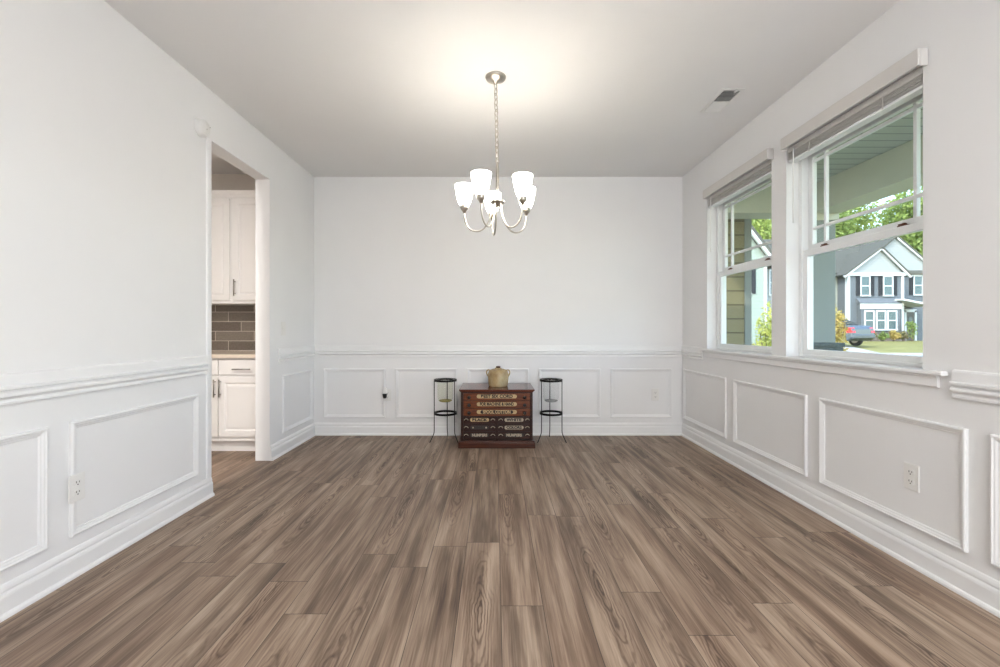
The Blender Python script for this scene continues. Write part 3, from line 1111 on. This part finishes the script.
def base_cabinet(x0, x1, handle_left, label):
    w = x1 - x0
    r = empty('base_cabinet', (x0, 4.02, 0), label, 'cabinet', 'white pantry base cabinets')
    b_ = MB().box(0, w, 0.02, 0.60, 0.105, 0.86)
    b_.build('cabinet_box', M['cab'], r, bevel=0.0015)
    MB().box(0, w, 0.075, 0.60, 0, 0.105).build('toe_kick', M['cab'], r)
    yb = 0.0
    dr = MB().box(0.003, w - 0.003, 0.001, 0.02, 0.708, 0.848).build('drawer', M['cab'], r, bevel=0.006)
    pull(False, w / 2, 0.762, 0.001, 0.163, dr)
    dd = door_mb(0.003, w - 0.003, 0.150, 0.690, 0.001).build('door', M['cab'], r)
    pull(True, 0.024 if handle_left else w - 0.022, 0.59, 0.001, 0.16, dd)
    return r


base_cabinet(-2.507, -2.060, True, 'white base cabinet with drawer pull in full view through the doorway')
base_cabinet(-2.980, -2.509, False, 'white base cabinet mostly hidden by the near doorway edge')
o = MB().box(-3.02, -2.05, 3.995, 4.621, 0.861, 0.896).build('countertop', M['counter'], bevel=0.004)
tag(o, 'pale beige stone countertop on the white pantry cabinets', 'countertop')


def upper_cabinet(x0, x1, handle_left, label):
    w = x1 - x0
    r = empty('wall_cabinet', (x0, 4.30, 1.372), label, 'cabinet', 'white pantry wall cabinets')
    MB().box(0, w, 0.02, 0.32, 0.0, 1.04).build('cabinet_box', M['cab'], r, bevel=0.0015)
    dd = door_mb(0.018, w - 0.012, 0.034, 1.018, 0.001).build('door', M['cab'], r)
    pull(True, 0.046 if handle_left else w - 0.04, 0.152, 0.001, 0.16, dd)
    cr = MB().prism([(0.012, 1.030), (0.004, 1.045), (0.004, 1.060), (-0.016, 1.082), (-0.018, 1.094), (0.30, 1.094), (0.30, 1.030)], 0, 0.0, w)
    cr.build('crown_moulding', M['cab'], r)
    return r


upper_cabinet(-2.560, -2.060, True, 'white wall cabinet with visible handle in the pantry')
upper_cabinet(-3.062, -2.562, True, 'white wall cabinet partly hidden by the near doorway edge')

# ------------------------------------------------------------------ outside
M['lawn'] = mat('lawn_grass', (128, 124, 76), 0.95, spec=0.05, var=0.22, scale=1.2, bump=0.4, bscale=30)
M['concrete'] = mat('pale_concrete', (158, 154, 144), 0.85, var=0.06, scale=3)
M['road'] = mat('asphalt', (150, 150, 150), 0.9, var=0.08, scale=6)
M['beadboard'] = plank_material('porch_beadboard', (190, 192, 176), 0.145, 1)
M['porch_trim'] = mat('porch_trim_paint', (206, 204, 184), 0.6, var=0.02)
M['porch_blue'] = mat('porch_column_paint', (140, 144, 136), 0.8, spec=0.15, var=0.02)
M['tan_siding'] = lap_material('tan_clapboard', (140, 130, 98), 0.178, 0.1)
M['blue_siding'] = lap_material('blue_grey_clapboard', (98, 103, 105), 0.20)
M['pale_siding'] = lap_material('pale_blue_clapboard', (146, 150, 146), 0.20, 0.8)
M['cream_siding'] = lap_material('cream_clapboard', (150, 152, 140), 0.20, 0.8)
M['green_siding'] = lap_material('pale_green_clapboard', (140, 150, 138), 0.22, 0.85)
M['shingle'] = mat('grey_shingle', (84, 84, 76), 0.95, spec=0.1, var=0.15, scale=9)
M['stone'] = mat('grey_stone', (120, 112, 104), 0.9, var=0.35, scale=5, bump=0.5, bscale=8)
M['darkstone'] = mat('dark_stone', (78, 84, 80), 0.9, var=0.3, scale=14, bump=0.5, bscale=30)
M['house_white'] = mat('house_trim_white', (190, 193, 190), 0.6, var=0.01)
M['shutter'] = mat('dark_shutter', (44, 46, 48), 0.8, spec=0.15)
M['pane'] = mat('house_window_pane', (62, 84, 88), 0.12, var=0.1, scale=2)
M['door_dark'] = mat('dark_front_door', (70, 68, 60), 0.5)
M['bark'] = mat('tree_bark', (92, 74, 56), 0.9, var=0.2, scale=10)
M['leafA'] = leaf_material('leaf_bright', (106, 130, 56), (186, 198, 108))
M['leafB'] = leaf_material('leaf_mid', (88, 114, 52), (162, 178, 94))
M['leafY'] = leaf_material('leaf_yellow_green', (140, 152, 62), (208, 204, 108))
M['leafO'] = leaf_material('leaf_gold', (150, 140, 70), (214, 180, 100))
M['leafD'] = leaf_material('leaf_dark', (70, 92, 50), (150, 130, 84))
M['car'] = mat('car_paint_grey', (80, 88, 92), 0.25, 0.4, var=0.02)
M['car_glass'] = mat('car_glass', (40, 48, 52), 0.08)
M['tyre'] = mat('tyre_rubber', (30, 30, 30), 0.8)
M['tail'] = mat('tail_light_red', (196, 36, 36), 0.2)
M['flower'] = mat('white_blossom', (236, 232, 228), 0.8)


def ground_z(y):
    return -0.40 + 0.66 * min(max((y - 6.0) / 24.0, 0.0), 1.0)


def strip(name, m, x0, x1, y0, y1, dz, label, cat, skew=0.0):
    b_ = MB()
    ysl = [y0] + [q for q in (6.0, 30.0) if y0 < q < y1] + [y1]
    A = [[b_.bm.verts.new((x + skew * (y - y0), y, ground_z(y) + dz)) for x in (x0, x1)] for y in ysl]
    B = [[b_.bm.verts.new((x + skew * (y - y0), y, ground_z(y) + dz - 0.12)) for x in (x0, x1)] for y in ysl]
    for i in range(len(ysl) - 1):
        b_.bm.faces.new([A[i][0], A[i][1], A[i + 1][1], A[i + 1][0]])
        b_.bm.faces.new([B[i][0], B[i][1], B[i + 1][1], B[i + 1][0]])
        for s in (0, 1):
            b_.bm.faces.new([A[i][s], A[i + 1][s], B[i + 1][s], B[i][s]])
    for i in (0, -1):
        b_.bm.faces.new([A[i][0], A[i][1], B[i][1], B[i][0]])
    return struct(b_.build(name, m), label, cat)


strip('ground_lawn', M['lawn'], XO + 0.02, 110, -20, 110, 0.0, 'sunlit yellowish lawn outside the windows', 'lawn')
strip('street', M['road'], 4.5, 70, 12.5, 19.3, 0.02, 'grey street beyond the front lawn', 'street')
strip('sidewalk', M['concrete'], 4.5, 70, 19.3, 20.2, 0.05, 'pale concrete sidewalk edging the far lawn', 'sidewalk')

strip('driveway', M['concrete'], 14.6, 17.6, 20.2, 31.5, 0.03, 'concrete driveway under the parked car', 'driveway', 0.5)

# porch
PX0, PX1, PZ = 3.80, 4.13, 2.85
struct(MB().box(XO, PX1 + 0.15, -1.5, 5.62, -0.30, -0.12).build('porch_floor', M['concrete']), 'concrete porch floor outside the windows', 'porch floor')
struct(MB().box(XO, PX1 + 0.35, -1.5, 5.66, PZ, PZ + 0.10).build('porch_ceiling', M['beadboard']), 'pale boarded porch ceiling outside the windows', 'porch ceiling')
b = MB().box(PX0, PX1, -1.5, 5.60, 2.51, PZ)
b.box(XO, PX0, 5.30, 5.60, 2.51, PZ)
struct(b.build('porch_beam', M['porch_trim'], bevel=0.006), 'cream porch beam seen through the upper panes', 'beam')
r = empty('porch_column', (3.955, 5.465, -0.12), 'square pale blue porch column on a dark stone pier outside the nearer window', 'column')
MB().box(-0.135, 0.135, -0.135, 0.135, 1.08, 2.63).build('shaft', M['porch_blue'], r, bevel=0.006)
MB().box(-0.16, 0.16, -0.16, 0.16, 2.55, 2.628).build('capital', M['porch_trim'], r, bevel=0.006)
MB().box(-0.19, 0.19, -0.19, 0.19, 0.0, 1.03).build('stone_pier', M['darkstone'], r, bevel=0.01)
MB().box(-0.20, 0.20, -0.20, 0.20, 1.03, 1.08).build('pier_cap', M['darkstone'], r, bevel=0.008)
struct(MB().box(XO, 3.20, 5.66, 8.2, -0.4, 3.0).build('wall_porch_end', M['tan_siding']), 'tan clapboard wall closing the end of the porch', 'wall')
struct(MB().box(3.18, 3.262, 5.645, 5.72, -0.4, 2.84).build('trim_corner_board', M['porch_blue']), 'pale corner board at the edge of the tan clapboard wall', 'corner board')


def foliage_mb(blobs, n, size, seed):
    rnd = random.Random(seed)
    b_ = MB()
    bm = b_.bm
    tot = sum(q[3] * q[4] * q[5] for q in blobs)
    for (cx, cy, cz, rx, ry, rz_) in blobs:
        k = int(n * rx * ry * rz_ / tot)
        for _ in range(k):
            while True:
                p = Vector((rnd.uniform(-1, 1), rnd.uniform(-1, 1), rnd.uniform(-1, 1)))
                if 0.15 < p.length < 1:
                    break
            c = Vector((cx + p.x * rx, cy + p.y * ry, cz + p.z * rz_))
            a = Vector((rnd.gauss(0, 1), rnd.gauss(0, 1), rnd.gauss(0, 1))).normalized()
            e = a.orthogonal().normalized()
            e.rotate(Matrix.Rotation(rnd.uniform(0, 6.28), 3, a))
            s = size * rnd.uniform(0.6, 1.3)
            f = a.cross(e)
            v = [bm.verts.new(c + e * s), bm.verts.new(c + f * s * 0.45), bm.verts.new(c - e * s), bm.verts.new(c - f * s * 0.45)]
            bm.faces.new(v)
    return b_


def tree(x, y, h, w, m, label, seed, n=5200, leaf=0.26):
    rnd = random.Random(seed)
    z = ground_z(y)
    r = empty('tree', (x, y, z), label, 'tree', 'trees behind the neighbouring houses')
    t = MB().tube([(0, 0, 0), (0.05, 0.02, h * 0.3), (-0.04, 0.05, h * 0.6), (0, 0, h * 0.85)], [0.24, 0.19, 0.12, 0.04], 8)
    for k in range(5):
        a = k * 1.257 + rnd.random()
        z0 = h * (0.35 + 0.08 * k)
        t.tube([(0, 0, z0), (math.cos(a) * w * 0.3, math.sin(a) * w * 0.3, z0 + h * 0.12), (math.cos(a) * w * 0.55, math.sin(a) * w * 0.55, z0 + h * 0.2)], [0.09, 0.06, 0.03], 6)
    t.build('trunk', M['bark'], r, smooth=True)
    blobs = [(0, 0, h * 0.68, w * 0.6, w * 0.6, h * 0.30)]
    for k in range(9):
        a = rnd.uniform(0, 6.28)
        blobs.append((math.cos(a) * w * 0.5, math.sin(a) * w * 0.5, h * rnd.uniform(0.35, 0.85), w * 0.42, w * 0.42, h * 0.14))
    foliage_mb(blobs, n, leaf, seed).build('foliage', m, r)
    return r


tree(27.6, 46.0, 15.2, 3.4, M['leafA'], 'tall bright green tree showing above the pale gabled house', 3)
tree(34.8, 47.5, 15.0, 3.4, M['leafB'], 'tall green tree behind the blue-grey house, beside the porch column', 4)
tree(42.5, 53.0, 19.0, 3.9, M['leafA'], 'tall sunlit tree directly above the ridge of the blue-grey house', 5)
tree(42.6, 45.5, 16.5, 3.4, M['leafB'], 'tall green tree nearest the near window jamb, above the house gable', 6)
tree(50.5, 52.0, 17.0, 3.8, M['leafA'], 'tree at the window edge behind the right part of the house', 8)


def shrub(name, x, y, h, w, m, label, cat, group, seed, n=900, leaf=0.05):
    z = ground_z(y)
    rnd = random.Random(seed)
    r = empty(name, (x, y, z), label, cat, group)
    st = MB()
    for k in range(6):
        a = k * 1.05 + rnd.random()
        st.tube([(0.03 * math.cos(a), 0.03 * math.sin(a), 0), (w * 0.3 * math.cos(a), w * 0.3 * math.sin(a), h * 0.45), (w * 0.5 * math.cos(a), w * 0.5 * math.sin(a), h * 0.8)], [0.014, 0.010, 0.005], 6)
    st.build('stem', M['bark'], r)
    blobs = [(0, 0, h * 0.55, w * 0.6, w * 0.6, h * 0.45)]
    for k in range(7):
        a = rnd.uniform(0, 6.28)
        blobs.append((math.cos(a) * w * 0.5, math.sin(a) * w * 0.5, h * rnd.uniform(0.3, 0.85), w * 0.4, w * 0.4, h * 0.16))
    foliage_mb(blobs, n, leaf, seed).build('foliage', m, r)
    return r


shrub('shrub', 5.62, 9.0, 2.05, 0.55, M['leafY'], 'yellow-green leafy shrub beyond the far window', 'shrub', None, 11, 1500, 0.05)
shrub('shrub', 8.42, 11.0, 2.0, 0.40, M['leafO'], 'golden-leaved shrub beside the porch column and the parked car', 'shrub', None, 12, 800, 0.06)

# --- blue-grey house across the lawn
HY = 32.0
hx = lambda px: (px - 495) / 13.875
hz = lambda py: CAM_H + (329 - py) / 13.875
r = empty('house', (0, 0, 0), 'blue-grey two-storey house with pale gables and dark shutters across the lawn', 'house')
G0 = ground_z(HY)
# main body behind, front block ahead
MB().box(20.5, 32.2, 33.0, 40.0, G0 - 0.3, 5.25).build('main_wall', M['cream_siding'], r)
MB().box(29.4, 32.2, 32.9, 33.0, G0 - 0.3, 5.25).build('wing_wall', M['blue_siding'], r)
MB().box(25.45, 29.4, HY, 33.0, G0 - 0.3, 5.16).build('front_wall', M['blue_siding'], r)
EV = 5.16
pk = hx(879.5), 6.95
b = MB().prism([(25.45, EV), (29.4, EV), pk], 1, HY, 36.4)
b.build('front_gable', M['pale_siding'], r)
pk2 = (29.7, 7.95)
MB().prism([(26.6, 5.25), (32.8, 5.25), pk2], 1, 32.95, 36.4).build('rear_gable', M['pale_siding'], r)


def rake(b_, p0, p1, t, y0, y1):
    """slab lying on a slope from p0 to p1 (x, z), thickness t"""
    d = Vector((p1[0] - p0[0], p1[1] - p0[1]))
    n_ = Vector((-d.y, d.x)).normalized() * t
    if n_.y < 0:
        n_ = -n_
    b_.prism([p0, p1, (p1[0] + n_.x, p1[1] + n_.y), (p0[0] + n_.x, p0[1] + n_.y)], 1, y0, y1)


b = MB()
rake(b, (25.05, EV - 0.22), pk, 0.10, HY - 0.25, 36.4)
rake(b, (29.8, EV - 0.22), pk, 0.10, HY - 0.25, 36.4)
rake(b, (26.2, 5.02), pk2, 0.10, 32.75, 36.4)
rake(b, (33.2, 5.02), pk2, 0.10, 32.75, 36.4)
b.prism([(32.7, 5.12), (36.5, 8.35), (40.3, 5.12), (40.3, 5.27), (36.5, 8.50), (32.7, 5.27)], 0, 20.2, 32.5)
b.build('roof', M['shingle'], r)
b = MB()
rake(b, (25.08, EV - 0.36), (pk[0], pk[1] - 0.13), 0.16, HY - 0.22, HY - 0.10)
rake(b, (29.77, EV - 0.36), (pk[0], pk[1] - 0.13), 0.16, HY - 0.22, HY - 0.10)
rake(b, (33.17, 4.89), (pk2[0], pk2[1] - 0.13), 0.16, 32.78, 32.88)
b.box(25.3, 29.55, HY - 0.12, HY, EV - 0.20, EV + 0.02)
b.box(29.4, 32.4, 32.8, 32.9, 5.02, 5.25)
b.box(20.3, 25.4, 32.75, 33.0, 5.0, 5.2)
b.box(25.38, 25.56, HY - 0.05, HY + 0.2, G0 - 0.2, EV - 0.2)
b.box(29.26, 29.44, HY - 0.05, HY + 0.2, G0 - 0.2, EV - 0.2)
b.build('trim_boards', M['house_white'], r)


def house_window(par, x0, x1, z0, z1, y, sh=None, mull=True):
    w = MB().grid_wall([x0 - 0.08, x0, x1, x1 + 0.08], [z0 - 0.08, (z0 + z1) / 2 - 0.035, (z0 + z1) / 2 + 0.035, z1, z1 + 0.10] if mull else [z0 - 0.08, z0, z1, z1 + 0.08],
                       lambda u, v: x0 < u < x1 and ((v < (z0 + z1) / 2 - 0.03 or (z0 + z1) / 2 + 0.03 < v < z1) if mull else z0 < v < z1), lambda u, v, t: (u, t, v), y - 0.07, y)
    w.box(x0 - 0.1, x1 + 0.1, y - 0.1, y, z0 - 0.10, z0)
    w = w.build('window', M['house_white'], par)
    MB().box(x0, x1, y - 0.03, y - 0.005, z0, z1).build('window_pane', M['pane'], w)
    if sh:
        for side in sh:
            a = (x0 - 0.10 - 0.27) if side == 'l' else (x1 + 0.10)
            MB().box(a, a + 0.27, y - 0.05, y, z0 - 0.05, z1 + 0.05).build('shutter', M['shutter'], par)


house_window(r, hx(861), hx(868.6), hz(295), hz(277), HY, 'lr')
house_window(r, hx(883.5), hx(891.5), hz(295), hz(277), HY, 'lr')
house_window(r, hx(914) + 0.85, hx(921.5) + 0.85, hz(295) + 0.13, hz(277) + 0.13, 32.9, 'lr')
# triple window bay
b = MB().box(hx(857), hx(896), HY - 0.35, HY, 0.95, 2.95)
b.prism([(HY - 0.45, 2.95), (HY, 2.95), (HY, 3.35)], 0, hx(856), hx(897))
bay = b.build('bay', M['blue_siding'], r)
MB().box(hx(856), hx(897), HY - 0.40, HY - 0.34, 2.55, 2.97).build('bay_frieze', M['house_white'], r)
for (a, c) in ((861, 868.5), (872.5, 880), (883.5, 891)):
    house_window(r, hx(a), hx(c), hz(329), hz(312), HY - 0.35)
MB().box(hx(856.5), hx(903), HY - 0.30, HY, G0 - 0.3, 0.95).build('stone_base', M['stone'], r)
# entry
b = MB().box(hx(906) + 0.82, hx(913.5) + 0.82, 32.84, 32.9, G0, 2.35).build('front_door', M['door_dark'], r)
MB().box(hx(908) + 0.82, hx(911.5) + 0.82, 32.82, 32.84, 1.35, 2.0).build('door_pane', M['pane'], b)
b = MB()
for a, c in ((903.5, 905.5), (914, 916)):
    b.box(hx(a) + 0.82, hx(c) + 0.82, 32.8, 32.9, G0, 2.5)
b.box(hx(903.5) + 0.82, hx(916) + 0.82, 32.8, 32.9, 2.38, 2.58)
b.build('door_casing', M['house_white'], r)
b = MB().hexa([(28.7, 31.2, 3.15), (30.9, 31.2, 2.72), (30.9, 32.9, 2.72), (28.7, 32.9, 3.15), (28.7, 31.2, 3.27), (30.9, 31.2, 2.84), (30.9, 32.9, 2.84), (28.7, 32.9, 3.27)])
b.build('entry_roof', M['house_white'], r)
MB().box(30.3, 30.46, 31.3, 31.46, G0 - 0.1, 2.83).build('entry_post', M['house_white'], r)

# shrubs in front of the house
bed = [(26.3, 0.75, 'leafD', 'dark green'), (27.2, 0.7, 'leafB', 'mid green'), (27.9, 0.8, 'leafO', 'golden'), (28.6, 0.75, 'leafD', 'brownish'), (29.2, 1.5, 'leafB', 'taller flowering')]
lab = ['bushy dark green shrub at the left end of the bed below the triple window', 'low green shrub in the flower bed, second from the parked car', 'golden shrub in the middle of the bed below the triple window', 'brownish low shrub in the flower bed before the entry', 'tall shrub with leaves reaching up beside the front door']
for k, (x, hgt, m_, _) in enumerate(bed):
    shrub('garden_shrub', x, 31.1, hgt, 0.42, M[m_], lab[k], 'shrub', 'shrubs in the bed before the blue-grey house', 20 + k, 260, 0.09)

# --- pale gabled house seen through the far window
r = empty('house', (0, 0, 0), 'pale green gabled house glimpsed through the far window above the shrub', 'house')
GY = 28.0
gx = lambda px: (px - 495) * GY / F
gz = lambda py: CAM_H + (329 - py) * GY / F
g0 = ground_z(GY)
MB().box(12.6, 17.05, GY, 34, g0 - 0.3, 5.75).build('front_wall', M['green_siding'], r)
MB().prism([(12.6, 5.75), (17.05, 5.75), (14.83, 8.62)], 1, GY, 34).build('front_gable', M['green_siding'], r)
MB().box(17.05, 19.6, GY + 1.0, 33, g0 - 0.3, 5.3).build('side_wall', M['pale_siding'], r)
b = MB()
rake(b, (17.75, 5.03), (14.83, 8.83), 0.16, GY - 0.4, 34.3)
rake(b, (11.9, 5.03), (14.83, 8.83), 0.16, GY - 0.4, 34.3)
b.prism([(GY + 0.6, 5.25), (GY + 3.3, 7.1), (33.4, 5.25), (33.4, 5.4), (GY + 3.3, 7.25), (GY + 0.6, 5.4)], 0, 17.05, 19.7)
b.build('roof', M['shingle'], r)
b = MB()
rake(b, (17.72, 4.78), (14.83, 8.55), 0.26, GY - 0.38, GY - 0.2)
rake(b, (11.93, 4.78), (14.83, 8.55), 0.26, GY - 0.38, GY - 0.2)
b.box(16.95, 17.12, GY - 0.06, GY + 0.1, g0, 5.75)
b.build('trim_boards', M['house_white'], r)
house_window(r, 15.15, 16.05, 3.4, 4.95, GY, 'lr')
house_window(r, 17.95, 18.7, 3.4, 4.9, GY + 1.0)

# --- parked car at the kerb
cy0 = 19.0
cgz = ground_z(25.2) + 0.03
r = empty('car', (19.3, 26.4, cgz), 'grey car parked in the driveway with its red tail light showing', 'car', rz=math.radians(-71))
r.scale = (1.06, 1.06, 1.12)
side = [(-2.15, 0.42), (-2.10, 0.75), (-1.35, 0.92), (-0.75, 1.36), (-0.1, 1.46), (0.75, 1.42), (1.45, 1.08), (2.05, 1.02), (2.2, 0.85), (2.22, 0.45), (2.0, 0.28), (-1.95, 0.28)]
MB().prism(side, 1, -0.86, 0.86).build('car_body', M['car'], r, bevel=0.06, seg=3)
gs = [(-1.18, 0.98), (-0.68, 1.32), (-0.08, 1.40), (0.72, 1.36), (1.28, 1.06)]
MB().prism(gs, 1, -0.872, 0.872).build('side_window', M['car_glass'], r, bevel=0.01)
MB().hexa([(0.85, -0.70, 1.372), (1.50, -0.74, 1.06), (1.50, 0.74, 1.06), (0.85, 0.70, 1.372), (0.88, -0.70, 1.40), (1.53, -0.74, 1.09), (1.53, 0.74, 1.09), (0.88, 0.70, 1.40)]).build('rear_window', M['car_glass'], r)
for s in (-1, 1):
    MB().hexa([(2.0, s * 0.60, 0.68), (2.235, s * 0.60, 0.68), (2.235, s * 0.875, 0.68), (1.95, s * 0.875, 0.68), (2.0, s * 0.60, 0.94), (2.16, s * 0.60, 0.94), (2.14, s * 0.875, 0.94), (1.80, s * 0.875, 0.94)]).build('tail_light', M['tail'], r)
    for wx in (-1.38, 1.36):
        w = MB().lathe([(0, -0.11), (0.20, -0.11), (0.29, -0.10), (0.32, -0.07), (0.32, 0.07), (0.29, 0.10), (0.20, 0.11), (0, 0.11)], (wx, s * 0.80, 0.32), 28, 1).build('wheel', M['tyre'], r)
        MB().lathe([(0, -0.120), (0.17, -0.118), (0.19, -0.108), (0.19, 0.108), (0.17, 0.118), (0, 0.120)], (wx, s * 0.80, 0.32), 20, 1).build('hubcap', M['steel'], w)
b = MB().box(2.0, 2.30, -0.82, 0.82, 0.40, 0.60)
b.build('rear_bumper', M['car'], r, bevel=0.04)
